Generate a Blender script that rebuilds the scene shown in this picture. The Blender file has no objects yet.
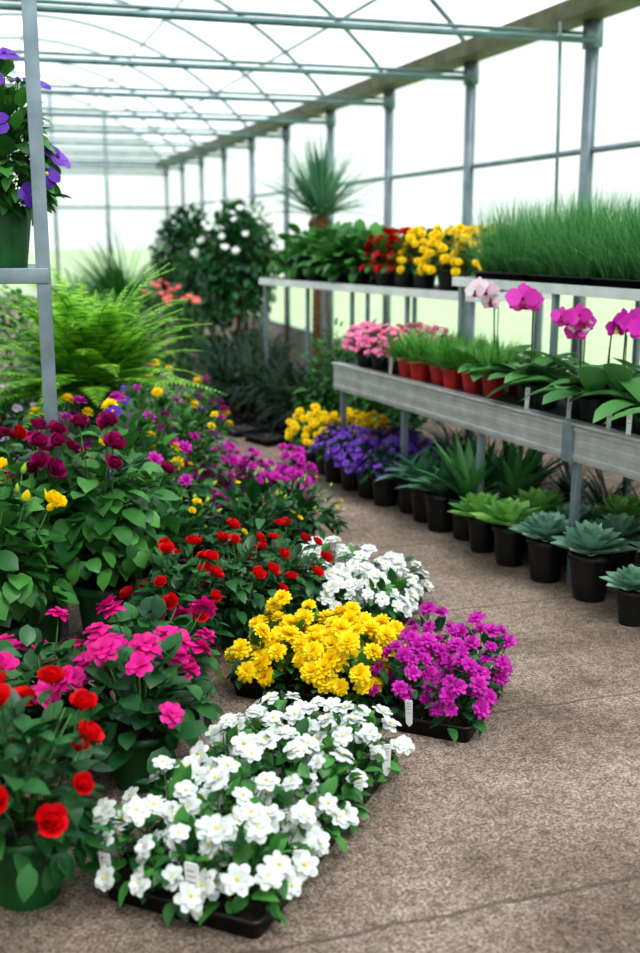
import bpy, math, random
import numpy as np
rng = random.Random(11)
PI = math.pi
def U(a, b): return rng.uniform(a, b)
def rad(a): return a * PI / 180

# ------------------------------------------------------------------ materials
def lin(c):
    out = []
    for v in c:
        v /= 255.0
        out.append(v / 12.92 if v <= 0.04045 else ((v + 0.055) / 1.055) ** 2.4)
    return (out[0], out[1], out[2], 1)
MATS = {}
def nmat(name):
    m = bpy.data.materials.new(name); m.use_nodes = True
    nt = m.node_tree; nt.nodes.clear()
    MATS[name] = m
    return m, nt, nt.nodes, nt.links
def plantmat(name, c1, c2, rough=0.45, tr=0.25, spec=0.4):
    m, nt, N, L = nmat(name)
    g = N.new('ShaderNodeNewGeometry')
    r = N.new('ShaderNodeValToRGB')
    r.color_ramp.elements[0].color = lin(c1); r.color_ramp.elements[1].color = lin(c2)
    L.new(g.outputs['Random Per Island'], r.inputs[0])
    p = N.new('ShaderNodeBsdfPrincipled'); p.inputs['Roughness'].default_value = rough
    p.inputs['Specular IOR Level'].default_value = spec
    t = N.new('ShaderNodeBsdfTranslucent'); mx = N.new('ShaderNodeMixShader'); mx.inputs[0].default_value = tr
    o = N.new('ShaderNodeOutputMaterial')
    L.new(r.outputs[0], p.inputs['Base Color']); L.new(r.outputs[0], t.inputs['Color'])
    L.new(p.outputs[0], mx.inputs[1]); L.new(t.outputs[0], mx.inputs[2]); L.new(mx.outputs[0], o.inputs[0])
def solidmat(name, c1, c2=None, rough=0.5, metal=0.0, scale=8.0, bump=0.0, stretch=None):
    m, nt, N, L = nmat(name)
    p = N.new('ShaderNodeBsdfPrincipled'); p.inputs['Roughness'].default_value = rough
    p.inputs['Metallic'].default_value = metal
    o = N.new('ShaderNodeOutputMaterial'); L.new(p.outputs[0], o.inputs[0])
    tc = N.new('ShaderNodeTexCoord'); nz = N.new('ShaderNodeTexNoise'); nz.inputs['Scale'].default_value = scale
    nz.inputs['Detail'].default_value = 4
    mp = N.new('ShaderNodeMapping')
    if stretch: mp.inputs['Scale'].default_value = stretch
    L.new(tc.outputs['Object'], mp.inputs[0]); L.new(mp.outputs[0], nz.inputs['Vector'])
    r = N.new('ShaderNodeValToRGB'); r.color_ramp.elements[0].position = 0.35; r.color_ramp.elements[1].position = 0.65
    r.color_ramp.elements[0].color = lin(c1); r.color_ramp.elements[1].color = lin(c2 or c1)
    L.new(nz.outputs[0], r.inputs[0]); L.new(r.outputs[0], p.inputs['Base Color'])
    if bump:
        b = N.new('ShaderNodeBump'); b.inputs['Strength'].default_value = bump; b.inputs['Distance'].default_value = 0.01
        L.new(nz.outputs[0], b.inputs['Height']); L.new(b.outputs[0], p.inputs['Normal'])

plantmat('leaf_mid', (26, 84, 40), (92, 158, 76), 0.36)
plantmat('leaf_dark', (18, 64, 38), (64, 124, 68), 0.33)
plantmat('leaf_deep', (8, 34, 20), (34, 80, 44), 0.42, 0.15)
plantmat('leaf_light', (60, 140, 40), (140, 200, 70), 0.45, 0.3)
plantmat('leaf_blue', (60, 116, 88), (124, 172, 138), 0.45, 0.15)
plantmat('leaf_orchid', (34, 92, 48), (98, 152, 90), 0.28, 0.15)
plantmat('leaf_echeveria', (96, 146, 126), (166, 204, 178), 0.5, 0.1)
plantmat('leaf_rosette', (94, 168, 84), (176, 220, 130), 0.45, 0.2)
plantmat('leaf_agave', (50, 118, 70), (120, 180, 114), 0.4, 0.15)
plantmat('grass_green', (44, 116, 66), (136, 198, 128), 0.5, 0.35)
plantmat('seedling_green', (60, 130, 50), (130, 190, 90), 0.5, 0.3)
plantmat('fern_green', (66, 148, 40), (176, 226, 88), 0.5, 0.4)
plantmat('petal_white', (206, 212, 210), (236, 240, 238), 0.6, 0.15)
plantmat('petal_yellow', (255, 218, 4), (255, 238, 44), 0.55, 0.3)
plantmat('petal_red', (186, 2, 16), (236, 14, 32), 0.5, 0.2)
plantmat('petal_burgundy', (112, 4, 62), (180, 12, 112), 0.5, 0.2)
plantmat('petal_fuchsia', (202, 6, 124), (244, 34, 168), 0.5, 0.3)
plantmat('petal_magenta', (170, 10, 148), (224, 50, 196), 0.5, 0.3)
plantmat('petal_purple', (96, 44, 176), (146, 88, 212), 0.5, 0.3)
plantmat('petal_violet', (66, 22, 136), (114, 54, 186), 0.5, 0.3)
plantmat('petal_pink', (238, 112, 168), (250, 160, 202), 0.5, 0.3)
plantmat('petal_orchidpink', (196, 24, 158), (230, 76, 200), 0.45, 0.3)
plantmat('petal_blush', (232, 196, 214), (244, 232, 238), 0.45, 0.3)
plantmat('petal_lilac', (200, 160, 215), (228, 200, 235), 0.5, 0.3)
plantmat('petal_coral', (232, 96, 96), (246, 146, 142), 0.5, 0.3)
plantmat('flower_eye', (206, 190, 60), (232, 220, 90), 0.6, 0.1)
plantmat('flower_eye_dark', (120, 10, 60), (150, 20, 80), 0.6, 0.1)
plantmat('bud_green', (140, 185, 60), (205, 222, 80), 0.5, 0.2)
plantmat('stem_green', (50, 100, 40), (80, 130, 60), 0.5, 0.1)
solidmat('stem_brown', (70, 50, 45), (95, 70, 55), 0.7)
solidmat('pot_black', (10, 11, 13), (18, 20, 23), 0.4)
solidmat('pot_green', (14, 70, 30), (22, 92, 42), 0.4)
solidmat('pot_red', (165, 22, 28), (190, 36, 36), 0.45)
solidmat('soil', (34, 24, 18), (62, 46, 36), 0.95, 0, 60, 0.5)
solidmat('tag_white', (232, 234, 236), (240, 241, 242), 0.5)
solidmat('tag_print', (120, 124, 130), (120, 124, 130), 0.6)
solidmat('galvanised', (186, 188, 188), (206, 208, 208), 0.38, 0.35, 10, 0.0, (6, 1, 1))
solidmat('steel_frame', (116, 130, 140), (142, 156, 166), 0.4, 0.3, 6)
solidmat('tie_tube', (88, 118, 120), (114, 144, 146), 0.4, 0.3, 6)
solidmat('white_steel', (210, 215, 218), (230, 233, 235), 0.4, 0.0, 6)
solidmat('gutter', (72, 74, 48), (100, 100, 70), 0.6, 0.0, 5)
solidmat('shelf_dark', (50, 54, 54), (80, 84, 84), 0.6, 0.2, 20)
solidmat('bark', (96, 68, 48), (140, 106, 78), 0.9, 0, 30, 0.8)
solidmat('concrete', (150, 148, 142), (175, 172, 166), 0.9, 0, 6, 0.3)

# floor: gritty exposed-aggregate concrete slabs with joints
m, nt, N, L = nmat('floor_slabs')
p = N.new('ShaderNodeBsdfPrincipled'); p.inputs['Roughness'].default_value = 0.78
o = N.new('ShaderNodeOutputMaterial'); L.new(p.outputs[0], o.inputs[0])
tc = N.new('ShaderNodeTexCoord')
def noise(sc, det=4, ro=.55):
    n = N.new('ShaderNodeTexNoise'); n.inputs['Scale'].default_value = sc; n.inputs['Detail'].default_value = det
    n.inputs['Roughness'].default_value = ro; L.new(tc.outputs['Object'], n.inputs['Vector']); return n
n1 = noise(1.9, 9, .72); n2 = noise(120, 4, .75); n3 = noise(34, 7, .78)
def ramp(n, p0, p1, c0, c1):
    r = N.new('ShaderNodeValToRGB'); r.color_ramp.elements[0].position = p0; r.color_ramp.elements[1].position = p1
    r.color_ramp.elements[0].color = c0; r.color_ramp.elements[1].color = c1; L.new(n.outputs[0], r.inputs[0]); return r
r1 = ramp(n1, .36, .64, lin((130, 112, 100)), lin((194, 174, 158)))
r2 = ramp(n2, .4, .6, (.32, .31, .31, 1), (1.32, 1.32, 1.33, 1))
r3 = ramp(n3, .4, .56, (.5, .49, .48, 1), (1.08, 1.08, 1.09, 1))
def mul(a, b_, f):
    k = N.new('ShaderNodeMix'); k.data_type = 'RGBA'; k.blend_type = 'MULTIPLY'; k.inputs[0].default_value = f
    L.new(a, k.inputs[6]); L.new(b_, k.inputs[7]); return k.outputs[2]
cc = mul(mul(r1.outputs[0], r2.outputs[0], 1), r3.outputs[0], .9)
sx = N.new('ShaderNodeSeparateXYZ'); L.new(tc.outputs['Object'], sx.inputs[0])
nj = noise(9)
def math_(op, a, b=None):
    k = N.new('ShaderNodeMath'); k.operation = op
    if hasattr(a, 'is_linked') : L.new(a, k.inputs[0])
    else: k.inputs[0].default_value = a
    if b is not None:
        if hasattr(b, 'is_linked'): L.new(b, k.inputs[1])
        else: k.inputs[1].default_value = b
    return k.outputs[0]
wob = math_('MULTIPLY', math_('SUBTRACT', nj.outputs[0], 0.5), 0.05)
yy = math_('ADD', sx.outputs[1], wob)
fy = math_('ABSOLUTE', math_('SUBTRACT', math_('FRACT', math_('DIVIDE', math_('SUBTRACT', yy, 2.03 - 0.475), 0.95)), 0.5))
jj = math_('LESS_THAN', fy, 0.007)
m3 = N.new('ShaderNodeMix'); m3.data_type = 'RGBA'; m3.inputs[7].default_value = lin((84, 72, 64))
L.new(math_('MULTIPLY', jj, 0.65), m3.inputs[0]); L.new(cc, m3.inputs[6])
L.new(m3.outputs[2], p.inputs['Base Color'])
b = N.new('ShaderNodeBump'); b.inputs['Strength'].default_value = 0.9; b.inputs['Distance'].default_value = 0.007
hh = math_('SUBTRACT', math_('ADD', n2.outputs[0], n3.outputs[0]), math_('MULTIPLY', jj, 1.5))
L.new(hh, b.inputs['Height']); L.new(b.outputs[0], p.inputs['Normal'])

def film(name, trans, tint):
    m, nt, N, L = nmat(name)
    t = N.new('ShaderNodeBsdfTransparent'); t.inputs[0].default_value = (1, 1, 1, 1)
    tl = N.new('ShaderNodeBsdfTranslucent'); tl.inputs[0].default_value = tint
    d = N.new('ShaderNodeBsdfDiffuse'); d.inputs[0].default_value = tint
    a = N.new('ShaderNodeMixShader'); a.inputs[0].default_value = 0.3
    L.new(tl.outputs[0], a.inputs[1]); L.new(d.outputs[0], a.inputs[2])
    b = N.new('ShaderNodeMixShader')
    nz = N.new('ShaderNodeTexNoise'); nz.inputs['Scale'].default_value = 1.3
    tc = N.new('ShaderNodeTexCoord'); L.new(tc.outputs['Object'], nz.inputs['Vector'])
    mr = N.new('ShaderNodeMapRange'); mr.inputs[3].default_value = trans - 0.15; mr.inputs[4].default_value = trans + 0.15
    L.new(nz.outputs[0], mr.inputs[0]); L.new(mr.outputs[0], b.inputs[0])
    L.new(a.outputs[0], b.inputs[1]); L.new(t.outputs[0], b.inputs[2])
    o = N.new('ShaderNodeOutputMaterial'); L.new(b.outputs[0], o.inputs[0])
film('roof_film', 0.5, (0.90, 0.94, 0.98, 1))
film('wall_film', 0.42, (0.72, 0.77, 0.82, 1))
solidmat('lawn', (138, 172, 100), (176, 202, 134), 0.95, 0, 2.0)

# ------------------------------------------------------------------ mesh builder
FLAT = {'galvanised', 'white_steel', 'shelf_dark', 'gutter', 'tag_white', 'tag_print', 'concrete'}
class B:
    def __init__(s): s.V = []; s.F = []; s.M = []; s.n = 0
    def add(s, verts, faces, mat):
        v = np.asarray(verts, dtype=float); n = s.n
        s.V.append(v); s.F += [tuple(i + n for i in f) for f in faces]
        s.M += [mat] * len(faces) if isinstance(mat, str) else list(mat)
        s.n += len(v)
    def arr(s):
        if len(s.V) > 1: s.V = [np.vstack(s.V)]
        return s.V[0]
    def stamp(s, T, R=None, t=(0, 0, 0), sc=1.0):
        v = T.arr() * sc
        if R is not None: v = v @ R.T
        s.add(v + np.asarray(t, dtype=float), T.F, T.M)
def basis(d, roll=0.0):
    d = np.asarray(d, float); d = d / np.linalg.norm(d)
    up = np.array([0, 0, 1.0]) if abs(d[2]) < 0.985 else np.array([0.3, 1.0, 0])
    y = np.cross(up, d); y /= np.linalg.norm(y)
    z = np.cross(d, y)
    c, s_ = math.cos(roll), math.sin(roll)
    y2 = c * y + s_ * z; z2 = -s_ * y + c * z
    return np.column_stack([d, y2, z2])
def nbasis(nrm, spin=0.0):
    M = basis(nrm, spin)
    return np.column_stack([M[:, 1], M[:, 2], M[:, 0]])
def rotz(a):
    c, s_ = math.cos(a), math.sin(a)
    return np.array([[c, -s_, 0], [s_, c, 0], [0, 0, 1.0]])
def roty(a):
    c, s_ = math.cos(a), math.sin(a)
    return np.array([[c, 0, s_], [0, 1, 0], [-s_, 0, c]])
def ae(az, el): return np.array([math.cos(az) * math.cos(el), math.sin(az) * math.cos(el), math.sin(el)])
PROF = {
    'oval': lambda t: max(0.03, math.sin(PI * min(1, t ** 0.8)) ** 0.75),
    'round': lambda t: max(0.05, math.sin(PI * min(1, t)) ** 0.5),
    'strap': lambda t: max(0.02, min(1, 0.55 + t * 1.5) * (1 - t ** 3)),
    'blade': lambda t: max(0.03, 1 - t ** 2),
    'petal': lambda t: [0.22, 0.72, 1.0, 0.92, 0.42][min(4, int(round(t * 4)))],
    'spoon': lambda t: [0.45, 0.62, 0.95, 1.0, 0.08][min(4, int(round(t * 4)))],
    'oblong': lambda t: [0.4, 0.85, 1.0, 0.9, 0.25][min(4, int(round(t * 4)))],
}
def leafT(L=1, W=0.5, droop=0.6, fold=0.12, segs=4, prof='oval', mat='leaf_mid'):
    b = B(); V = []; x = z = 0.0; ang = 0.0; f = PROF[prof]
    for i in range(segs + 1):
        w = W * f(i / segs) * 0.5
        V += [(x, w, z + fold * w * 2), (x, 0, z), (x, -w, z + fold * w * 2)]
        ang -= droop / segs
        x += math.cos(ang) * L / segs; z += math.sin(ang) * L / segs
    F = []
    for i in range(segs):
        a = i * 3
        F += [(a, a + 1, a + 4, a + 3), (a + 1, a + 2, a + 5, a + 4)]
    b.add(V, F, mat); return b
def lathe(b, prof, segs, mat, c=(0, 0, 0), cap=False):
    V = []; F = []
    for (r, z) in prof:
        for i in range(segs):
            a = 2 * PI * i / segs; V.append((c[0] + r * math.cos(a), c[1] + r * math.sin(a), c[2] + z))
    for j in range(len(prof) - 1):
        for i in range(segs):
            k = (i + 1) % segs
            F.append((j * segs + i, j * segs + k, (j + 1) * segs + k, (j + 1) * segs + i))
    if cap: F.append(tuple((len(prof) - 1) * segs + i for i in range(segs)))
    b.add(V, F, mat)
def tube(b, pts, r, sides, mat):
    V = []; F = []; pts = [np.asarray(p, float) for p in pts]
    for j, p in enumerate(pts):
        d = pts[min(j + 1, len(pts) - 1)] - pts[max(j - 1, 0)]
        M = basis(d); rr = r[j] if isinstance(r, (list, tuple)) else r
        for i in range(sides):
            a = 2 * PI * i / sides; V.append(p + rr * (math.cos(a) * M[:, 1] + math.sin(a) * M[:, 2]))
    for j in range(len(pts) - 1):
        for i in range(sides):
            k = (i + 1) % sides
            F.append((j * sides + i, j * sides + k, (j + 1) * sides + k, (j + 1) * sides + i))
    F.append(tuple(range(sides))[::-1]); F.append(tuple((len(pts) - 1) * sides + i for i in range(sides)))
    b.add(V, F, mat)
def box(b, x0, x1, y0, y1, z0, z1, mat):
    V = [(x0, y0, z0), (x1, y0, z0), (x1, y1, z0), (x0, y1, z0), (x0, y0, z1), (x1, y0, z1), (x1, y1, z1), (x0, y1, z1)]
    b.add(V, [(0, 3, 2, 1), (4, 5, 6, 7), (0, 1, 5, 4), (1, 2, 6, 5), (2, 3, 7, 6), (3, 0, 4, 7)], mat)
def mesh(name, b):
    me = bpy.data.meshes.new(name)
    me.from_pydata(b.arr().tolist(), [], b.F)
    names = []
    for mname in b.M:
        if mname not in names: names.append(mname)
    for n in names: me.materials.append(MATS[n])
    idx = {n: i for i, n in enumerate(names)}
    me.polygons.foreach_set('material_index', [idx[n] for n in b.M])
    me.polygons.foreach_set('use_smooth', [n not in FLAT for n in b.M])
    me.update(); return me
def put(name, me, loc=(0, 0, 0), rz=0.0, sc=1.0, bevel=0):
    o = bpy.data.objects.new(name, me); bpy.context.scene.collection.objects.link(o)
    o.location = loc; o.rotation_euler = (0, 0, rz); o.scale = (sc, sc, sc)
    if bevel:
        md = o.modifiers.new('bevel', 'BEVEL'); md.width = bevel; md.segments = 2; md.limit_method = 'ANGLE'
    return o

# ------------------------------------------------------------------ templates
def LV(mat, L=1, W=0.55, prof='oval', droops=(0.3, 0.8, 1.3), fold=0.14):
    return [leafT(L, W, d, fold, 4, prof, mat) for d in droops]
L_mid = LV('leaf_mid'); L_dark = LV('leaf_dark'); L_deep = LV('leaf_deep', 1, 0.4)
L_light = LV('leaf_light'); L_round = LV('leaf_mid', 1, 0.72, 'round', (0.4, 0.9, 1.4), 0.1)
L_rdark = LV('leaf_dark', 1, 0.7, 'round', (0.4, 0.9, 1.4), 0.1)
def flowerT(layers, mat, eye='flower_eye', er=0.16, W=0.75, petdroop=0.5, prof='petal', fold=0.06, jit=6):
    b = B()
    for (n, R, el, dr) in layers:
        off = U(0, 6)
        for i in range(n):
            rr = R * U(.9, 1.06)
            pt = leafT(rr, rr * W * U(.9, 1.1), dr + U(-.15, .15), fold * U(-1, 1.5), 4, prof, mat)
            az = off + 2 * PI * i / n + U(-0.1, 0.1)
            b.stamp(pt, rotz(az) @ roty(-rad(el + U(-jit, jit))))
    if eye: lathe(b, [(er, 0.02), (er * 0.8, er * 0.7), (er * 0.3, er), (0.001, er)], 8, eye, (0, 0, .05))
    return b
def roseT(mat):
    return flowerT([(5, 1.0, 12, -0.7), (5, 0.92, 32, -0.9), (5, 0.8, 52, -1.1), (4, 0.66, 68, -1.1), (3, 0.5, 80, -0.9)], mat, None, W=1.0)
def pomT(mat):
    return flowerT([(10, 1.0, -8, 0.3), (10, 0.98, 12, 0.2), (9, 0.9, 32, 0.2), (8, 0.82, 52, 0.2), (6, 0.7, 72, 0.1)], mat, None, W=0.5)
def openT(mat, eye='flower_eye', er=0.15, W=0.9):
    return flowerT([(5, 1.0, 8, 0.3), (5, 0.85, 28, 0.4)], mat, eye, er, W=W)
def frillT(mat, eye, er=.1):
    return flowerT([(6, 1.0, 6, 0.5), (6, 0.86, 24, 0.5), (5, .66, 44, .5)], mat, eye, er, W=.72, jit=12, fold=.12)
def flatT(mat, eye, er=.14):
    return flowerT([(6, 1.0, 4, 0.3), (6, 0.74, 20, 0.1)], mat, eye, er, W=.74, jit=7, fold=.14)
def fiveT(mat, eye='flower_eye', er=0.15): return flowerT([(5, 1.0, 15, 0.5)], mat, eye, er, W=1.0)
F_white = [flatT('petal_white', 'flower_eye', .15) for _ in range(5)] + [frillT('petal_white', 'flower_eye', .12) for _ in range(2)]
F_whiteg = openT('petal_white', 'flower_eye', 0.13)
F_yel = [pomT('petal_yellow') for _ in range(2)]; F_red = [roseT('petal_red') for _ in range(3)]
F_burg = [roseT('petal_burgundy') for _ in range(3)]; F_fuch = [frillT('petal_fuchsia', 'petal_burgundy', 0.1) for _ in range(3)]
F_mag = [flowerT([(8, 1.0, 5, 0.3), (7, 0.85, 30, 0.3), (5, 0.6, 55, 0.2)], 'petal_magenta', None, 0.12, W=0.55) for _ in range(2)]
F_pur = fiveT('petal_purple', 'petal_violet'); F_vio = fiveT('petal_violet', 'flower_eye'); F_pink = openT('petal_pink', None)
F_lil = fiveT('petal_lilac'); F_cor = openT('petal_coral', None); F_yrose = roseT('petal_yellow'); F_redc = frillT('petal_red', None)
def budT(mat):
    b = B(); lathe(b, [(0.05, 0), (0.3, 0.25), (0.34, 0.55), (0.2, 0.95), (0.02, 1.3)], 7, mat); return b
F_bud = budT('bud_green'); F_ybud = budT('petal_yellow')

def pot(b, r, h, mat, c=(0, 0, 0), segs=18):
    rb = r * 0.74
    lathe(b, [(0.001, 0), (rb, 0), (rb, 0.002), (r * 0.95, h * 0.84), (r * 0.95, h * 0.85), (r * 1.05, h * 0.86), (r * 1.05, h * 0.87), (r * 1.07, h), (r * 1.07, h), (r * 0.98, h), (r * 0.94, h * 0.88)], segs, mat, c)
    lathe(b, [(r * 0.95, h * 0.88), (r * 0.5, h * 0.9), (0.001, h * 0.91)], segs, 'soil', c)
def tag(b, x, y, z, h=0.12, w=0.03, lean=0.15, yaw=0.0):
    M = rotz(yaw) @ np.array([[1, 0, 0], [0, math.cos(lean), -math.sin(lean)], [0, math.sin(lean), math.cos(lean)]])
    k = 0.0012
    out = [(-w * .44, h * 0.12), (-w * .1, 0), (w * .1, 0), (w * .44, h * 0.12), (w / 2, h * 0.95), (w * 0.4, h), (-w * 0.4, h), (-w / 2, h * 0.95)]
    V = [(px, -k, pz) for px, pz in out] + [(px, k, pz) for px, pz in out]
    n = len(out); F = [tuple(range(n)), tuple(range(2 * n - 1, n - 1, -1))] + [(i, i + n, (i + 1) % n + n, (i + 1) % n) for i in range(n)]
    b.add(np.array(V) @ M.T + np.array([x, y, z]), F, 'tag_white')
    for q in (0.86, 0.76, 0.66, .5):
        V = [(-w * 0.32, -k * 1.6, h * q), (w * U(0.05, 0.32), -k * 1.6, h * q), (w * 0.25, -k * 1.6, h * (q + 0.018)), (-w * 0.32, -k * 1.6, h * (q + 0.018))]
        b.add(np.array(V) @ M.T + np.array([x, y, z]), [(0, 1, 2, 3)], 'tag_print')

def dome(b, c, R, H, n, leaves, size, shell=(0.35, 1.0), full=False, el=(75, -15)):
    cx, cy, cz = c
    for i in range(n):
        az = U(0, 2 * PI); u = U(-0.75 if full else 0.0, 1); ph = math.acos(u)
        k = shell[0] + (shell[1] - shell[0]) * rng.random() ** 0.55
        px = cx + R * k * math.sin(ph) * math.cos(az); py = cy + R * k * math.sin(ph) * math.sin(az); pz = cz + H * k * u
        e = rad(el[1] + (el[0] - el[1]) * max(0, u) + U(-22, 22)); a2 = az + U(-0.7, 0.7)
        d = ae(a2, e); s = size * U(0.65, 1.2)
        b.stamp(rng.choice(leaves), basis(d, U(-0.5, 0.5)), np.array([px, py, pz]) - d * s * 0.45, s)
def blooms(b, c, R, H, T, size, n, umin=0.35, k=(0.98, 1.12), stem=True, minsep=1.3, face=0.35, zb=None):
    cx, cy, cz = c; done = []; tries = 0
    while len(done) < n and tries < n * 25:
        tries += 1
        az = U(0, 2 * PI); u = U(umin, 1); ph = math.acos(u); kk = U(*k)
        p = np.array([cx + R * kk * math.sin(ph) * math.cos(az), cy + R * kk * math.sin(ph) * math.sin(az), cz + H * kk * u])
        if any(np.linalg.norm(p - q) < size * minsep for q in done): continue
        done.append(p)
        nrm = np.array([math.sin(ph) * math.cos(az) * 0.7, math.sin(ph) * math.sin(az) * 0.7 - face, 0.6 + 0.4 * u]) + np.array([U(-.35, .35), U(-.35, .35), 0])
        TT = rng.choice(T) if isinstance(T, list) else T
        b.stamp(TT, nbasis(nrm, U(0, 6)), p, size * U(0.75, 1.15))
        if stem:
            q0 = np.array([cx + (p[0] - cx) * 0.3, cy + (p[1] - cy) * 0.3, cz if zb is None else zb])
            tube(b, [q0, (q0 + p) / 2 + np.array([U(-.01, .01), U(-.01, .01), 0.01]), p], max(0.0015, size * 0.05), 4, 'stem_green')
def potted(nm, pr, ph, pm, R, H, leaves, n, ls, fl=(), tagged=False, z0f=0.85, el=(75, -15), umin=0.35, k=(0.98, 1.12), minsep=1.3):
    b = B(); pot(b, pr, ph, pm); z0 = ph * z0f; c = (0, 0, z0)
    for i in range(7):
        az = U(0, 6.28); tube(b, [(0, 0, ph * 0.85), (R * .3 * math.cos(az), R * .3 * math.sin(az), z0 + (H - z0) * .5), (R * .6 * math.cos(az), R * .6 * math.sin(az), z0 + (H - z0) * .8)], [0.006, .004, .002], 5, 'stem_green')
    dome(b, c, R, H - z0, n, leaves, ls, el=el)
    for (T, sz, cnt) in fl: blooms(b, c, R, H - z0, T, sz, cnt, umin=umin, k=k, minsep=minsep)
    if tagged: tag(b, R * 0.2, -pr * 0.8, ph * 0.8)
    return mesh(nm, b)
def rloop(sx, sy, z, r=0.02):
    pts = []
    for (qx, qy, a0) in ((1, 1, 0), (-1, 1, 90), (-1, -1, 180), (1, -1, 270)):
        for k in range(4):
            a = rad(a0 + 30 * k); pts.append((qx * (sx / 2 - r) + r * math.cos(a), qy * (sy / 2 - r) + r * math.sin(a), z))
    return pts
def traybody(b, sx, sy, h=0.055, nx=4, ny=6):
    loops = [rloop(sx * .94, sy * .96, 0.0), rloop(sx * .96, sy * .97, h * .8), rloop(sx, sy, h * .82), rloop(sx, sy, h), rloop(sx * .965, sy * .98, h), rloop(sx * .92, sy * .95, h * .35)]
    V = [p for l in loops for p in l]; n = 16; F = []
    for j in range(len(loops) - 1):
        for i in range(n):
            k = (i + 1) % n; F.append((j * n + i, j * n + k, (j + 1) * n + k, (j + 1) * n + i))
    F.append(tuple(range(n))[::-1]); b.add(V, F, 'pot_black')
    l = rloop(sx * .93, sy * .955, h * .6); b.add(l, [tuple(range(n))], 'soil')
    for i in range(1, nx):
        x = -sx / 2 + sx * i / nx; box(b, x - .004, x + .004, -sy * .46, sy * .46, h * .4, h * .93, 'pot_black')
    for i in range(1, ny):
        y = -sy / 2 + sy * i / ny; box(b, -sx * .46, sx * .46, y - .004, y + .004, h * .4, h * .93, 'pot_black')
def plantray(nm, sx, sy, nx, ny, R, H, leaves, nl, ls, fl, tags=(), umin=0.35, k=(0.95, 1.15), minsep=1.1, th=.055):
    b = B(); traybody(b, sx, sy, th, nx=nx, ny=ny)
    for i in range(nx):
        for j in range(ny):
            c = (-sx / 2 + sx * (i + .5) / nx + U(-.01, .01), -sy / 2 + sy * (j + .5) / ny + U(-.01, .01), 0.045)
            hh = H * U(0.85, 1.12)
            dome(b, c, R, hh - .045, nl, leaves, ls)
            for (T, sz, cnt) in fl: blooms(b, c, R, hh - .045, T, sz, cnt, umin=umin, k=k, minsep=minsep)
    for tg in tags: tag(b, *tg)
    return mesh(nm, b)
def straps(b, c, n, L, W, el, droop, mat, prof='strap', rr=0.03, fold=0.15, segs=6):
    for i in range(n):
        e = rad(U(*el)); az = U(0, 2 * PI); l = U(*L)
        t = leafT(l, W * U(.8, 1.2), U(*droop), fold, segs, prof, mat)
        b.stamp(t, basis(ae(az, e)), (c[0] + rr * math.cos(az) * U(0, 1), c[1] + rr * math.sin(az) * U(0, 1), c[2]))

# ------------------------------------------------------------------ greenhouse shell
GA = rad(17.2); CR = 4.01; CL = -2.2; RID = (CR + CL) / 2; HW = (CR - CL) / 2; EZ = 2.9; RISE = 1.5
RADI = (HW * HW + RISE * RISE) / (2 * RISE); L0 = -2.65; L1 = 23.53
def roofz(x): return EZ + math.sqrt(RADI ** 2 - (x - RID) ** 2) - (RADI - RISE)
b = B(); b.add([(CL, L0, 0), (CR, L0, 0), (CR, L1, 0), (CL, L1, 0)], [(0, 1, 2, 3)], 'floor_slabs')
put('floor', mesh('floor', b), rz=GA)
b = B(); b.add([(-80, -60, -.03), (80, -60, -.03), (80, 120, -.03), (-80, 120, -.03)], [(0, 1, 2, 3)], 'lawn')
put('lawn_ground', mesh('lawn_ground', b))
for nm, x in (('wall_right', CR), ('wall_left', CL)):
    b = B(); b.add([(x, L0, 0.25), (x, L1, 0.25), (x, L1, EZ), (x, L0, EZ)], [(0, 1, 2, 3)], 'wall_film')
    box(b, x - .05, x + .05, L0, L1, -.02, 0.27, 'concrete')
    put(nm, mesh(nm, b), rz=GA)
xs = [CL + (CR - CL) * i / 24 for i in range(25)]
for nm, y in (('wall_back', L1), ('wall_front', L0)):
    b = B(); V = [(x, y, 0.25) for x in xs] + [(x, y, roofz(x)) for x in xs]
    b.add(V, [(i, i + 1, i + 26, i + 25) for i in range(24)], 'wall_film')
    box(b, CL, CR, y - .05, y + .05, -.02, .27, 'concrete')
    put(nm, mesh(nm, b), rz=GA)
b = B(); V = [(x, L0, roofz(x)) for x in xs] + [(x, L1, roofz(x)) for x in xs]
b.add(V, [(i, i + 1, i + 26, i + 25) for i in range(24)], 'roof_film')
put('ceiling', mesh('ceiling', b), rz=GA)
b = B(); Ls = [L0 + .05 + 1.87 * i for i in range(15)]
for l in Ls:
    for x in (CR - .06, CL + .06):
        box(b, x - .032, x + .032, l - .032, l + .032, 0, EZ + .02, 'steel_frame')
    tube(b, [(x, l, roofz(x) - .03) for i, x in enumerate(xs)], .021, 8, 'tie_tube')
    tube(b, [(CL + .05, l - .05, 2.73), (CR - .05, l - .05, 2.73)], .02, 8, 'tie_tube')
    tube(b, [(CL + .05, l + .12, 2.80), (CR - .05, l + .12, 2.80)], .013, 8, 'tie_tube')
    box(b, CR - .1, CR - .02, l - .06, l + .06, 2.69, 2.86, 'steel_frame')
for x in (RID, RID - 1.5, RID + 1.5, RID + 2.5, RID - 2.5):
    tube(b, [(x, L0, roofz(x) - .06), (x, L1, roofz(x) - .06)], .015, 8, 'tie_tube')
for x in (CR - .03, CL + .03):
    for z in (2.05, .3):
        box(b, x - .02, x + .02, L0, L1, z - .018, z + .018, 'steel_frame')
    sgn = -1 if x > 0 else 1
    box(b, min(x, x + sgn * .24), max(x, x + sgn * .24), L0, L1, 2.86, 2.97, 'gutter')
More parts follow.
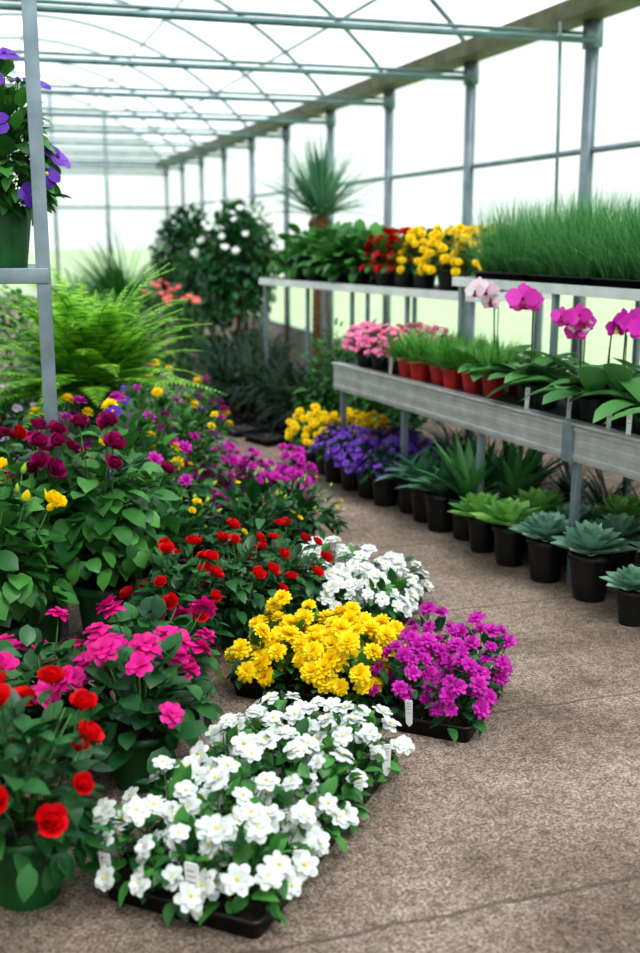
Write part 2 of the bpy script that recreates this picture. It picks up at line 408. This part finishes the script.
for y in (L1 - .05, L0 + .05):
    for x in (CL + 1.2, RID - .75, RID + .75, CR - 1.3):
        box(b, x - .03, x + .03, y - .03, y + .03, 0, roofz(x) - .03, 'steel_frame')
    for z in (2.05, 2.9):
        box(b, CL, CR, y - .025, y + .025, z - .025, z + .025, 'steel_frame')
    box(b, RID - .75, RID + .75, y - .03, y + .03, 2.25, 2.31, 'steel_frame')
tube(b, [(CR - .3, 6.75, 2.84), (CR - .31, 6.7, 2.2), (CR - .3, 6.7, 1.6)], .011, 6, 'steel_frame')
put('greenhouse_frame', mesh('greenhouse_frame', b), rz=GA)

# ------------------------------------------------------------------ right benches
P0 = (1.058, 4.62); BA = rad(23.7)
def bp(s, w, z=0): return (P0[0] - math.sin(BA) * s + math.cos(BA) * w, P0[1] + math.cos(BA) * s + math.sin(BA) * w, z)
b = B()
for (s0, s1) in ((-1.1, -.02), (-.01, 2.42)):
    box(b, 0, .012, s0, s1, .56, .72, 'galvanised')
    for z in (.572, .690): box(b, -.006, 0, s0, s1, z, z + .02, 'galvanised')
    box(b, -.003, 0, s0, s1, .625, .655, 'galvanised')
    box(b, -.016, .05, s0, s1, .715, .727, 'galvanised')
box(b, -.018, .004, -.045, .02, .555, .725, 'steel_frame')
box(b, .012, 1.0, -1.1, 2.42, .69, .715, 'shelf_dark')
box(b, .012, 1.0, 2.40, 2.42, .58, .715, 'galvanised')
for s in (-1.05, -.02, .75, 1.55, 2.36):
    for w in (.04, .95): box(b, w - .016, w + .016, s - .016, s + .016, 0, .7, 'steel_frame')
    box(b, .04, .95, s - .012, s + .012, .655, .69, 'steel_frame')
for s in (-1.05, -.15, .78, 1.68):
    box(b, .45, .48, s - .015, s + .015, .715, 1.25, 'steel_frame')
    box(b, .97, 1.0, s - .015, s + .015, .715, 1.25, 'steel_frame')
box(b, .44, 1.02, -1.1, 1.72, 1.238, 1.252, 'shelf_dark')
box(b, .43, .445, -1.1, 1.72, 1.215, 1.265, 'white_steel')
box(b, .43, 1.02, 1.72, 1.735, 1.215, 1.265, 'white_steel')
put('tiered_plant_bench', mesh('tiered_plant_bench', b), (P0[0], P0[1], 0), BA, bevel=.002)
P1 = (.956, 6.87); BB = rad(30.6)
def bq(s, w, z=0): return (P1[0] - math.sin(BB) * s + math.cos(BB) * w, P1[1] + math.cos(BB) * s + math.sin(BB) * w, z)
b = B()
box(b, 0, .62, 0, 2.85, 1.12, 1.14, 'shelf_dark')
box(b, -.012, 0, 0, 2.85, 1.095, 1.15, 'white_steel')
box(b, -.012, .62, 2.85, 2.862, 1.095, 1.15, 'white_steel'); box(b, -.012, .62, -.012, 0, 1.095, 1.15, 'white_steel')
for s in (.05, .75, 1.45, 2.1, 2.8):
    for w in (.02, .58): box(b, w - .014, w + .014, s - .014, s + .014, 0, 1.12, 'steel_frame')
put('plant_bench', mesh('plant_bench', b), (P1[0], P1[1], 0), BB, bevel=.002)

def echev(nm, mat, R, pr=.085, ph=.19, W=.42, prof='spoon', els=(4, 18, 34, 52, 70), n0=10):
    b = B(); pot(b, pr, ph, 'pot_black')
    for k, e in enumerate(els):
        rl = R * (1 - .16 * k); t = leafT(rl, rl * W, -.35, .22, 4, prof, mat)
        n = max(4, n0 - k)
        for i in range(n):
            az = 2 * PI * (i + .5 * (k % 2)) / n + U(-.08, .08)
            b.stamp(t, rotz(az) @ roty(-rad(e + U(-5, 5))), (0, 0, ph * .95 + .012 * k), U(.9, 1.08))
    return mesh(nm, b)
e_blue = [echev('echeveria', 'leaf_echeveria', .17) for _ in range(2)]
e_green = [echev('aeonium', 'leaf_rosette', .2, W=.38, n0=11) for _ in range(2)]
def agave(nm, mat, n, L, W, el=(35, 88), dr=(.1, .5)):
    b = B(); pot(b, .085, .19, 'pot_black'); straps(b, (0, 0, .17), n, L, W, el, dr, mat, 'strap', .02, .25); return mesh(nm, b)
ag = [agave('agave', 'leaf_agave', 30, (.24, .38), .05) for _ in range(2)]
bl = [agave('blue_hosta', 'leaf_blue', 34, (.14, .25), .075, (25, 85), (.3, .8)) for _ in range(2)]
row = [(-.52, -.04, 'echeveria', e_blue, .78), (-.2, 0, 'echeveria', e_blue, 1.08), (.09, -.02, 'echeveria', e_blue, 1.02), (-.04, .27, 'echeveria', e_blue, 1.0), (.24, .24, 'echeveria', e_blue, .95), (-.42, .24, 'echeveria', e_blue, 1.1),
       (.36, -.03, 'aeonium', e_green, .98), (.5, .22, 'aeonium', e_green, .95), (.2, .48, 'aeonium', e_green, 1), (-.15, .5, 'aeonium', e_green, 1), (.6, -.03, 'aeonium', e_green, .9), (.82, .02, 'agave', ag, 1.1), (.74, .24, 'agave', ag, 1.15), (1.02, -.02, 'blue_hosta', bl, 1.05), (1.0, .22, 'agave', ag, 1.0),
       (1.22, .0, 'blue_hosta', bl, 1.05), (1.24, .22, 'blue_hosta', bl, 1.1), (1.42, .02, 'blue_hosta', bl, 1)]
for s, w, nm, ms, sc in row: put(nm, rng.choice(ms), bp(s, w), U(0, 6), sc)
pur = [potted('purple_campanula', .08, .17, 'pot_black', .15, .34, L_dark, 90, .05, [([F_pur, F_vio], .026, 70)], umin=.1, minsep=1.0) for _ in range(2)]
yel = [potted('yellow_viola', .08, .17, 'pot_black', .15, .34, L_mid, 90, .05, [(F_yel, .03, 44)], umin=.2, minsep=1.0) for _ in range(2)]
for s in (1.62, 1.84, 2.06):
    for w in (-.04, .2): put('purple_campanula', rng.choice(pur), bp(s + U(-.02, .02), w), U(0, 6), U(.95, 1.1))
put('purple_campanula', pur[0], bp(2.28, -.05), 2)
for s, w in ((2.3, .2), (2.52, .0), (2.54, .24), (2.76, .0), (2.76, .24)):
    put('yellow_viola', rng.choice(yel), bp(s, w), U(0, 6), U(1, 1.15))
def darkgrass(nm, mat='leaf_deep', n=120, L=(.35, .75), W=.022, pr=.1):
    b = B(); pot(b, pr, .17, 'pot_black'); straps(b, (0, 0, .15), n, L, W, (30, 88), (.7, 1.9), mat, 'strap', .05, .2, 6); return mesh(nm, b)
dg = [darkgrass('liriope_plant') for _ in range(3)]
for s in (-.8, -.45, -.1, .25, .6, .95, 1.3, 1.65, 2.0, 2.2):
    put('liriope_plant', rng.choice(dg), bp(s, .72 + U(-.03, .03)), U(0, 6), .55)
for (x, y, s) in ((-.86, 9.75, .95), (-.62, 9.35, 1), (-.36, 8.95, .95), (-.12, 8.55, .95), (-.62, 10.1, 1.05), (-.25, 9.5, 1.05), (.0, 8.1, .9), (-.95, 10.5, 1.1), (0.1, 9.1, 1), (-.9, 11.2, 1.1), (-.5, 10.8, 1.1)):
    put('liriope_plant', rng.choice(dg), (x, y, 0), U(0, 6), s)
b = B(); traybody(b, .55, .34, .05, 5, 3); tr = mesh('nursery_tray', b)
for (x, y) in ((-1.0, 9.2), (-.76, 8.83), (-.5, 8.46), (-.26, 8.1)): put('nursery_tray', tr, (x, y, 0), rad(-56 - 90))
shr = [potted('boxwood_shrub', .13, .24, 'pot_black', .36, 1.02, L_mid, 620, .075, z0f=.7) for _ in range(2)]
shd = [potted('camellia_shrub', .13, .24, 'pot_black', .34, .85, L_dark, 480, .09, z0f=.7) for _ in range(2)]
put('boxwood_shrub', shr[0], (.42, 7.5, 0), 1, .8); put('boxwood_shrub', shr[1], (.1, 7.95, 0), 2, .88)
put('camellia_shrub', shd[0], (.62, 8.1, 0), 1, .9); put('camellia_shrub', shd[1], (.4, 8.6, 0), 2, 1)

# lower shelf plants
Z1 = .716
pk = [potted('pink_kalanchoe', .07, .1, 'pot_black', .14, .25, L_mid, 70, .05, [(F_pink, .025, 60)], umin=.15, minsep=1.0) for _ in range(2)]
for s, w in ((1.86, .16), (2.06, .15), (2.24, .14), (2.12, .38), (1.9, .4)): put('pink_kalanchoe', rng.choice(pk), bp(s, w, Z1), U(0, 6))
def seedling(nm):
    b = B(); pot(b, .062, .105, 'pot_red'); straps(b, (0, 0, .09), 260, (.10, .21), .010, (35, 88), (.1, .9), 'seedling_green', 'blade', .06, 0, 3); return mesh(nm, b)
sd = [seedling('herb_pot') for _ in range(2)]
for s, w in ((1.0, .14), (1.17, .12), (1.34, .14), (1.5, .11), (1.66, .12), (1.08, .34), (1.25, .34), (1.42, .34), (1.6, .34), (.9, .34), (.84, .16)): put('herb_pot', rng.choice(sd), bp(s, w, Z1), U(0, 6), U(.95, 1.1))
def orchid_bloom(mat, lip):
    b = B()
    for (az, L, W) in ((90, .9, .6), (215, .85, .55), (325, .85, .55)):
        b.stamp(leafT(L, W, .3, .08, 4, 'oblong', mat), rotz(rad(az)) @ roty(rad(-8)))
    for az in (8, 172): b.stamp(leafT(1.0, 1.0, .35, .05, 4, 'round', mat), rotz(rad(az)) @ roty(rad(-16)), (0, 0, .04))
    b.stamp(leafT(.5, .4, 1.2, -.3, 4, 'petal', lip), rotz(rad(270)) @ roty(rad(-50)), (0, 0, .06))
    lathe(b, [(.1, .03), (.08, .16), (.01, .2)], 7, lip)
    return b
O_pk = orchid_bloom('petal_orchidpink', 'petal_burgundy'); O_wh = orchid_bloom('petal_blush', 'petal_burgundy'); O_mg = orchid_bloom('petal_magenta', 'flower_eye')
def orchid(nm, bloom, n, H, side=-1, nl=9, size=.05):
    b = B(); pot(b, .07, .11, 'pot_black')
    for i in range(nl):
        az = 2 * PI * i / nl + U(-.3, .3)
        b.stamp(leafT(U(.22, .35), U(.11, .145), U(.5, 1.2), .14, 6, 'round', 'leaf_orchid'), basis(ae(az, rad(U(15, 62)))), (0, 0, .10))
    if bloom:
        pts = [np.array([0, 0, .1])]
        for i in range(1, 11):
            t = i / 10; pts.append(np.array([side * (.02 * t + .16 * max(0, t - .6) ** 1.5 * 2), -.06 * t * t, .1 + (H - .1) * math.sin(min(1.0, t * 1.02) * PI * .58) / math.sin(PI * .5)]))
        tube(b, pts, [.004] * 6 + [.003] * 5, 5, 'stem_brown')
        tube(b, [(0.01, 0, .1), (0.012, 0, H * .85)], .0028, 5, 'stem_green')
        for k in range(n):
            p = pts[10 - k] if k < 6 else pts[5]
            nr = np.array([side * .3 + U(-.2, .2), -1, .25 + U(-.1, .1)])
            M = basis(nr); R = np.column_stack([M[:, 1], M[:, 2], M[:, 0]])
            bb = rng.choice(bloom) if isinstance(bloom, list) else bloom
            b.stamp(bb, R, p + np.array([U(-.025, .025), -.02, U(-.025, .01)]), size * U(.9, 1.1))
    return mesh(nm, b)
op = orchid('orchid', O_pk, 2, .5, -1, size=.08); ow = orchid('orchid', O_wh, 6, .54, -1, size=.052)
om = orchid('orchid', O_mg, 3, .44, .4, size=.068); oz = [orchid('orchid', None, 0, .4, nl=7) for _ in range(3)]
ok_ = orchid('orchid', [O_wh, O_pk, O_pk], 6, .44, -1, size=.056); o2 = orchid('orchid', [O_pk, O_mg], 4, .42, 1, size=.058)
for me, s, w in ((ow, .86, .17), (op, .58, .2), (ok_, .2, .2), (o2, .1, .26), (om, -.08, .2), (om, -.28, .36), (oz[0], .42, .17), (oz[1], .0, .13), (oz[2], -.32, .15), (oz[0], -.55, .14), (oz[1], .42, .38), (oz[2], -.05, .4), (oz[0], .72, .4)):
    put('orchid', me, bp(s, w, Z1), U(-.2, .2) if me not in oz else U(0, 6))
b = B(); tag(b, 0, 0, 0, .11, .022, .1); tg = mesh('plant_label', b)
for s, w in ((.36, .03), (-.35, .03), (-.2, .05), (1.75, .05), (.06, .04)): put('plant_label', tg, bp(s, w, Z1), U(-.2, .3))

def grasstray(nm):
    b = B(); traybody(b, .46, .52, .05, 3, 4)
    ts = [leafT(1, .009, d, 0, 4, 'blade', 'grass_green') for d in (.1, .3, .8, 1.5)]
    for ci in range(3):
        for cj in range(4):
            cx, cy = -.155 + .155 * ci, -.19 + .127 * cj; hk = U(.92, 1.14)
            for i in range(330):
                az = U(0, 6.28); rr = U(0, .035)
                px, py = cx + rr * math.cos(az), cy + rr * math.sin(az)
                b.stamp(rng.choice(ts), basis(ae(az, rad(U(62, 90))), U(-1, 1)), (px, py, .03), U(.22, .45) * hk)
    return mesh(nm, b)
gt = [grasstray('ornamental_grass_tray') for _ in range(2)]
for i, s in enumerate((1.36, .83, .3, -.23, -.76)): put('ornamental_grass_tray', gt[i % 2], bp(s, .72, 1.252), BA + (PI if i > 2 else 0))

# mid bench plants
Z2 = 1.141
gl = [potted('leafy_pothos', .1, .13, 'pot_black', .27, .42, L_round, 150, .12, z0f=.6) for _ in range(2)]
yb = [potted('yellow_begonia', .09, .14, 'pot_black', .17, .4, L_mid, 90, .07, [(F_yel, .036, 48)], umin=.0, tagged=True, minsep=1.0) for _ in range(2)]
rb = [potted('red_begonia', .09, .14, 'pot_black', .17, .38, L_mid, 100, .08, [(F_redc, .042, 34)], umin=.0, minsep=1.0) for _ in range(2)]
for s, w in ((.22, .2), (.5, .18), (.78, .18), (.35, .45), (.65, .45)): put('yellow_begonia', rng.choice(yb), bq(s, w, Z2), U(-.5, .5))
for s, w in ((1.02, .2), (1.28, .2), (1.15, .45), (1.4, .42)): put('red_begonia', rng.choice(rb), bq(s, w, Z2), U(0, 6))
for s, w in ((1.62, .2), (1.95, .22), (2.3, .22), (2.62, .25), (1.8, .5), (2.2, .5), (2.6, .5)): put('leafy_pothos', rng.choice(gl), bq(s, w, Z2), U(0, 6), U(.95, 1.1))
b = B(); pot(b, .2, .32, 'pot_black')
pr = [(.075, .28)]
for i in range(24):
    z = .3 + i * .056; r = .075 - .0008 * i + (.05 * math.exp(-((z - 1.57) / .09) ** 2)); pr += [(r * 1.06, z), (r * .97, z + .028)]
pr += [(.03, 1.72)]; lathe(b, pr, 16, 'bark')
straps(b, (0, 0, 1.66), 240, (.45, .78), .024, (15, 90), (.1, .7), 'leaf_blue', 'blade', .04, .2, 5)
put('ponytail_palm', mesh('ponytail_palm', b), (0.0, 10.05, 0))
def tree(nm, R, H, zc, leaves, n, ls, fl=None, trunk=.04):
    b = B(); pot(b, .2, .3, 'pot_black'); tube(b, [(0, 0, .25), (.02, .01, zc * .6), (0, 0, zc + H * .4)], [trunk, trunk * .8, trunk * .5], 8, 'bark')
    for i in range(8):
        az = i * .8; tube(b, [(0, 0, zc - H * .2), (R * .6 * math.cos(az), R * .6 * math.sin(az), zc + U(-.2, .5) * H)], [.015, .006], 5, 'bark')
    dome(b, (0, 0, zc), R, H, n, leaves, ls, full=True, shell=(.3, 1))
    if fl: blooms(b, (0, 0, zc), R, H, fl[0], fl[1], fl[2], umin=.15, stem=False, minsep=1.0)
    return mesh(nm, b)
put('camellia_tree', tree('camellia_tree', .5, .72, 1.15, L_dark, 1700, .12), (-1.72, 14.6, 0))
put('gardenia_tree', tree('gardenia_tree', .46, .74, 1.12, L_dark, 1500, .12, (F_whiteg, .048, 46)), (-.92, 12.4, 0))
put('camellia_tree', tree('camellia_tree', .5, .6, .85, L_dark, 1200, .12), (-1.3, 13.3, 0))
put('camellia_tree', tree('camellia_tree', .42, .72, 1.25, L_mid, 1100, .12), (-.95, 14.2, 0), 1)
def areca(nm, n, L):
    b = B(); pot(b, .2, .3, 'pot_black'); straps(b, (0, 0, .28), n, L, .035, (35, 88), (.5, 1.4), 'leaf_mid', 'blade', .12, .2, 7); return mesh(nm, b)
ar = areca('areca_palm', 420, (.8, 1.6))
put('areca_palm', ar, (-2.85, 15.9, 0)); put('areca_palm', ar, (-3.75, 17.2, 0), 2, .8)
co = [potted('coral_geranium', .13, .25, 'pot_green', .3, .98, L_mid, 320, .09, [(F_cor, .042, 16)], z0f=.8, umin=.75, minsep=1.0) for _ in range(2)]
put('coral_geranium', co[0], (-1.72, 11.7, 0)); put('coral_geranium', co[1], (-1.42, 11.3, 0)); put('boxwood_shrub', shr[0], (-2.3, 11.7, 0), 2, .95)

# ------------------------------------------------------------------ left display
b = B(); box(b, -.025, .025, -.025, .025, 0, 2.6, 'steel_frame')
box(b, -1.2, -1.15, -.025, .025, 0, 2.6, 'steel_frame')
box(b, -1.2, -1.15, .5, .55, 0, 2.6, 'steel_frame')
box(b, -1.2, .02, -.03, -.015, 1.33, 1.385, 'steel_frame'); box(b, -1.2, .02, -.02, .53, 1.365, 1.38, 'steel_frame')
box(b, .012, .026, 0, .53, 1.33, 1.385, 'steel_frame'); box(b, -1.2, .02, .52, .535, 1.33, 1.385, 'steel_frame')
put('metal_plant_stand', mesh('metal_plant_stand', b), (-.99, 4.0, 0), rad(14), bevel=.003)
hp = potted('purple_petunia_pot', .11, .22, 'pot_green', .22, .78, L_mid, 420, .1, [([F_vio, F_pur], .055, 24)], z0f=.95, umin=0)
put('purple_petunia_pot', hp, (-1.18, 4.2, 1.381)); put('purple_petunia_pot', hp, (-1.62, 4.1, 1.381), 2)
b = B(); box(b, -.34, .2, -.3, .3, .56, .6, 'shelf_dark')
for x in (-.31, .17):
    for y in (-.27, .27): box(b, x - .02, x + .02, y - .02, y + .02, 0, .56, 'steel_frame')
put('display_table', mesh('display_table', b), (-1.1, 5.38, 0), 0, bevel=.003)
b = B(); pot(b, .13, .18, 'pot_green')
pin = leafT(1, .34, .3, .1, 3, 'strap', 'fern_green')
for i in range(105):
    az = U(0, 2 * PI); e = rad(U(8, 88)); Ln = U(.5, .74); dr = U(.8, 1.7) * (0.55 + .4 * math.sin(e)); ns = 30
    p = np.array([.05 * math.cos(az), .05 * math.sin(az), .17]); pts = [p.copy()]; ang = e; h = np.array([math.cos(az), math.sin(az), 0]); sd_ = np.array([-math.sin(az), math.cos(az), 0])
    for j in range(ns):
        ang -= dr / ns * (0.4 + 1.2 * j / ns); d = h * math.cos(ang) + np.array([0, 0, math.sin(ang)]); p = p + d * Ln / ns; pts.append(p.copy())
        t = (j + 1) / ns; pl = .09 * min(1, t * 4) * (1 - t ** 2.2) + .008
        if j > 1:
            up = np.cross(d, sd_); up = -up if up[2] < 0 else up
            for sg in (1, -1):
                x = sd_ * sg * .93 + d * .35 + up * .06; x /= np.linalg.norm(x); z = up - x * np.dot(up, x); z /= np.linalg.norm(z)
                b.stamp(pin, np.column_stack([x, np.cross(z, x), z]), p, pl * U(.9, 1.1))
    tube(b, pts[::5] + [pts[-1]], [.0028] * (len(pts[::5])) + [.001], 4, 'fern_green')
put('boston_fern', mesh('boston_fern', b), (-1.11, 5.32, .6))

TA = -rad(23.6)
wt = plantray('white_petunia_tray', .42, .88, 3, 6, .105, .22, L_mid, 50, .062, [(F_white, .034, 11)],
              tags=((.06, -.447, .03, .15, .036, .12), (-.17, -.447, .045, .1, .03, .1), (.216, -.25, .035, .1, .026, .1, .5), (.216, .12, .035, .1, .024, .1, .5), (.216, .33, .035, .1, .024, .1, .5)), umin=.2, minsep=1.1)
put('white_petunia_tray', wt, (-.147, 2.585, 0), TA)
mt = plantray('magenta_dianthus_tray', .32, .46, 2, 3, .1, .24, L_dark, 55, .06, [(F_mag, .03, 18)], tags=((-.03, -.235, .03, .09, .024, .1),), umin=.2, minsep=1.0)
put('magenta_dianthus_tray', mt, (.395, 3.33, 0), TA)
yt = plantray('yellow_marigold_tray', .5, .38, 4, 3, .09, .22, L_mid, 40, .06, [(F_yel, .038, 10)], umin=.3, minsep=1.0)
put('yellow_marigold_tray', yt, (.0, 3.5, 0), TA)
w3 = plantray('white_petunia_tray', .5, .58, 3, 3, .115, .25, L_mid, 50, .065, [(F_white, .034, 17)], umin=.1, minsep=1.1)
put('white_petunia_tray', w3, (.12, 4.22, 0), TA * .8)
m2 = plantray('magenta_phlox_tray', .74, .5, 4, 2, .14, .34, L_dark, 60, .065, [(F_mag, .038, 26)], umin=.15, minsep=.95)
put('magenta_phlox_tray', m2, (-.44, 5.76, 0), -.1)

rr = [potted('red_rose_bush', .1, .18, 'pot_green', .2, .5, L_dark, 220, .08, [(F_red, .042, 14)], umin=.35, el=(60, -25), z0f=.75, minsep=1.6) for _ in range(3)]
put('red_rose_bush', rr[0], (-.68, 2.3, 0)); put('red_rose_bush', rr[1], (-.94, 2.62, 0), 1)
fu = [potted('fuchsia_geranium', .1, .17, 'pot_green', .22, .41, L_rdark, 150, .085, [(F_fuch, .05, 12)], umin=.4, el=(60, -20), k=(1.0, 1.25), minsep=1.2) for _ in range(2)]
put('fuchsia_geranium', fu[0], (-.5, 2.84, 0)); put('fuchsia_geranium', fu[1], (-.8, 2.98, 0), .5, .96)
put('fuchsia_geranium', fu[1], (-.52, 3.2, 0), 3, .98)
for i, (x, y, s) in enumerate(((-.5, 3.68, .88), (-.3, 3.86, .86), (-.13, 4.02, .82))): put('red_rose_bush', rr[i], (x, y, 0), i * 1.3, s)
gb = [potted('burgundy_rose_bush', .11, .23, 'pot_green', .29, .82, LV('leaf_mid', 1, .7, 'round', (.4, .9, 1.4), .1), 300, .1, [(F_burg, .052, 10)], umin=.6, z0f=1.3, el=(50, -30), k=(1.0, 1.1)) for _ in range(2)]
put('burgundy_rose_bush', gb[0], (-.81, 3.95, 0), .3); put('burgundy_rose_bush', gb[1], (-1.06, 3.93, 0), 1, .95)
yr = potted('yellow_ranunculus', .11, .23, 'pot_green', .26, .74, L_round, 250, .1, [([F_yrose], .05, 5), (F_ybud, .045, 5), (F_bud, .04, 4)], umin=.5, z0f=1.3, el=(50, -30), k=(1.0, 1.15))
put('yellow_ranunculus', yr, (-1.1, 3.5, 0))
rt = potted('red_rose_bush', .11, .23, 'pot_green', .28, .86, L_rdark, 220, .11, [(F_red, .055, 8)], umin=.5, z0f=1.0)
put('red_rose_bush', rt, (-1.42, 4.4, 0))
fb = [potted('budding_hibiscus', .1, .19, 'pot_black', .25, .44, L_dark, 220, .08, [(F_bud, .022, 10), (F_yrose, .02, 5)], umin=.3) for _ in range(2)]
for i, (x, y, s) in enumerate(((-.32, 4.72, 1), (-.6, 4.45, 1.05), (-.1, 5.05, .85), (-.75, 5.15, 1.0))): put('budding_hibiscus', fb[i % 2], (x, y, 0), i, s)
mf = [potted('mixed_lantana', .12, .22, 'pot_black', .28, .76, L_mid, 330, .085, [(F_yel + F_mag + [F_vio], .036, 20)], umin=.4, z0f=.9) for _ in range(2)]
for i, (x, y, s) in enumerate(((-.84, 4.78, 1.0), (-1.14, 4.74, 1.0), (-.72, 6.35, .85), (-1.0, 6.6, .95), (-.7, 5.6, .84))): put('mixed_lantana', mf[i % 2], (x, y, 0), i * 2, s)
lf = potted('lilac_phlox', .12, .22, 'pot_black', .28, .8, L_mid, 260, .085, [(F_lil, .03, 44)], umin=.5, z0f=.9)
put('lilac_phlox', lf, (-1.45, 4.9, 0)); put('lilac_phlox', lf, (-1.72, 5.5, 0), 2)
for i, (x, y, s) in enumerate(((-1.25, 7.3, .8), (-1.75, 7.0, 1.0), (-1.5, 8.1, .8), (-2.0, 8.4, 1), (-1.7, 9.2, .85), (-2.1, 10.2, .95), (-2.6, 9.4, 1.1))):
    put('camellia_shrub' if i % 2 else 'boxwood_shrub', (shd if i % 2 else shr)[i % 2], (x, y, 0), i, s)

# ------------------------------------------------------------------ light, camera
w = bpy.data.worlds.new('World'); bpy.context.scene.world = w; w.use_nodes = True
bg = w.node_tree.nodes['Background']; bg.inputs[0].default_value = (.93, .97, 1.0, 1); bg.inputs[1].default_value = 1.25
sl = bpy.data.lights.new('sun', 'SUN'); sl.energy = 3.9; sl.angle = rad(28); sl.color = (1, .985, .97)
so = bpy.data.objects.new('sun', sl); bpy.context.scene.collection.objects.link(so)
so.rotation_euler = (rad(25), rad(18), 0)
cam = bpy.data.cameras.new('camera'); co_ = bpy.data.objects.new('camera', cam); bpy.context.scene.collection.objects.link(co_)
co_.location = (0, 0, 1.5); co_.rotation_euler = (rad(90 - 12.39), 0, 0)
cam.sensor_width = 36; cam.lens = 36 * 1100 / 953; cam.clip_end = 300
cam.dof.use_dof = True; cam.dof.focus_distance = 3.5; cam.dof.aperture_fstop = 2.0
bpy.context.scene.camera = co_
vs = bpy.context.scene.view_settings
vs.view_transform = 'Standard'
try: vs.look = 'Medium High Contrast'
except Exception: vs.look = 'None'
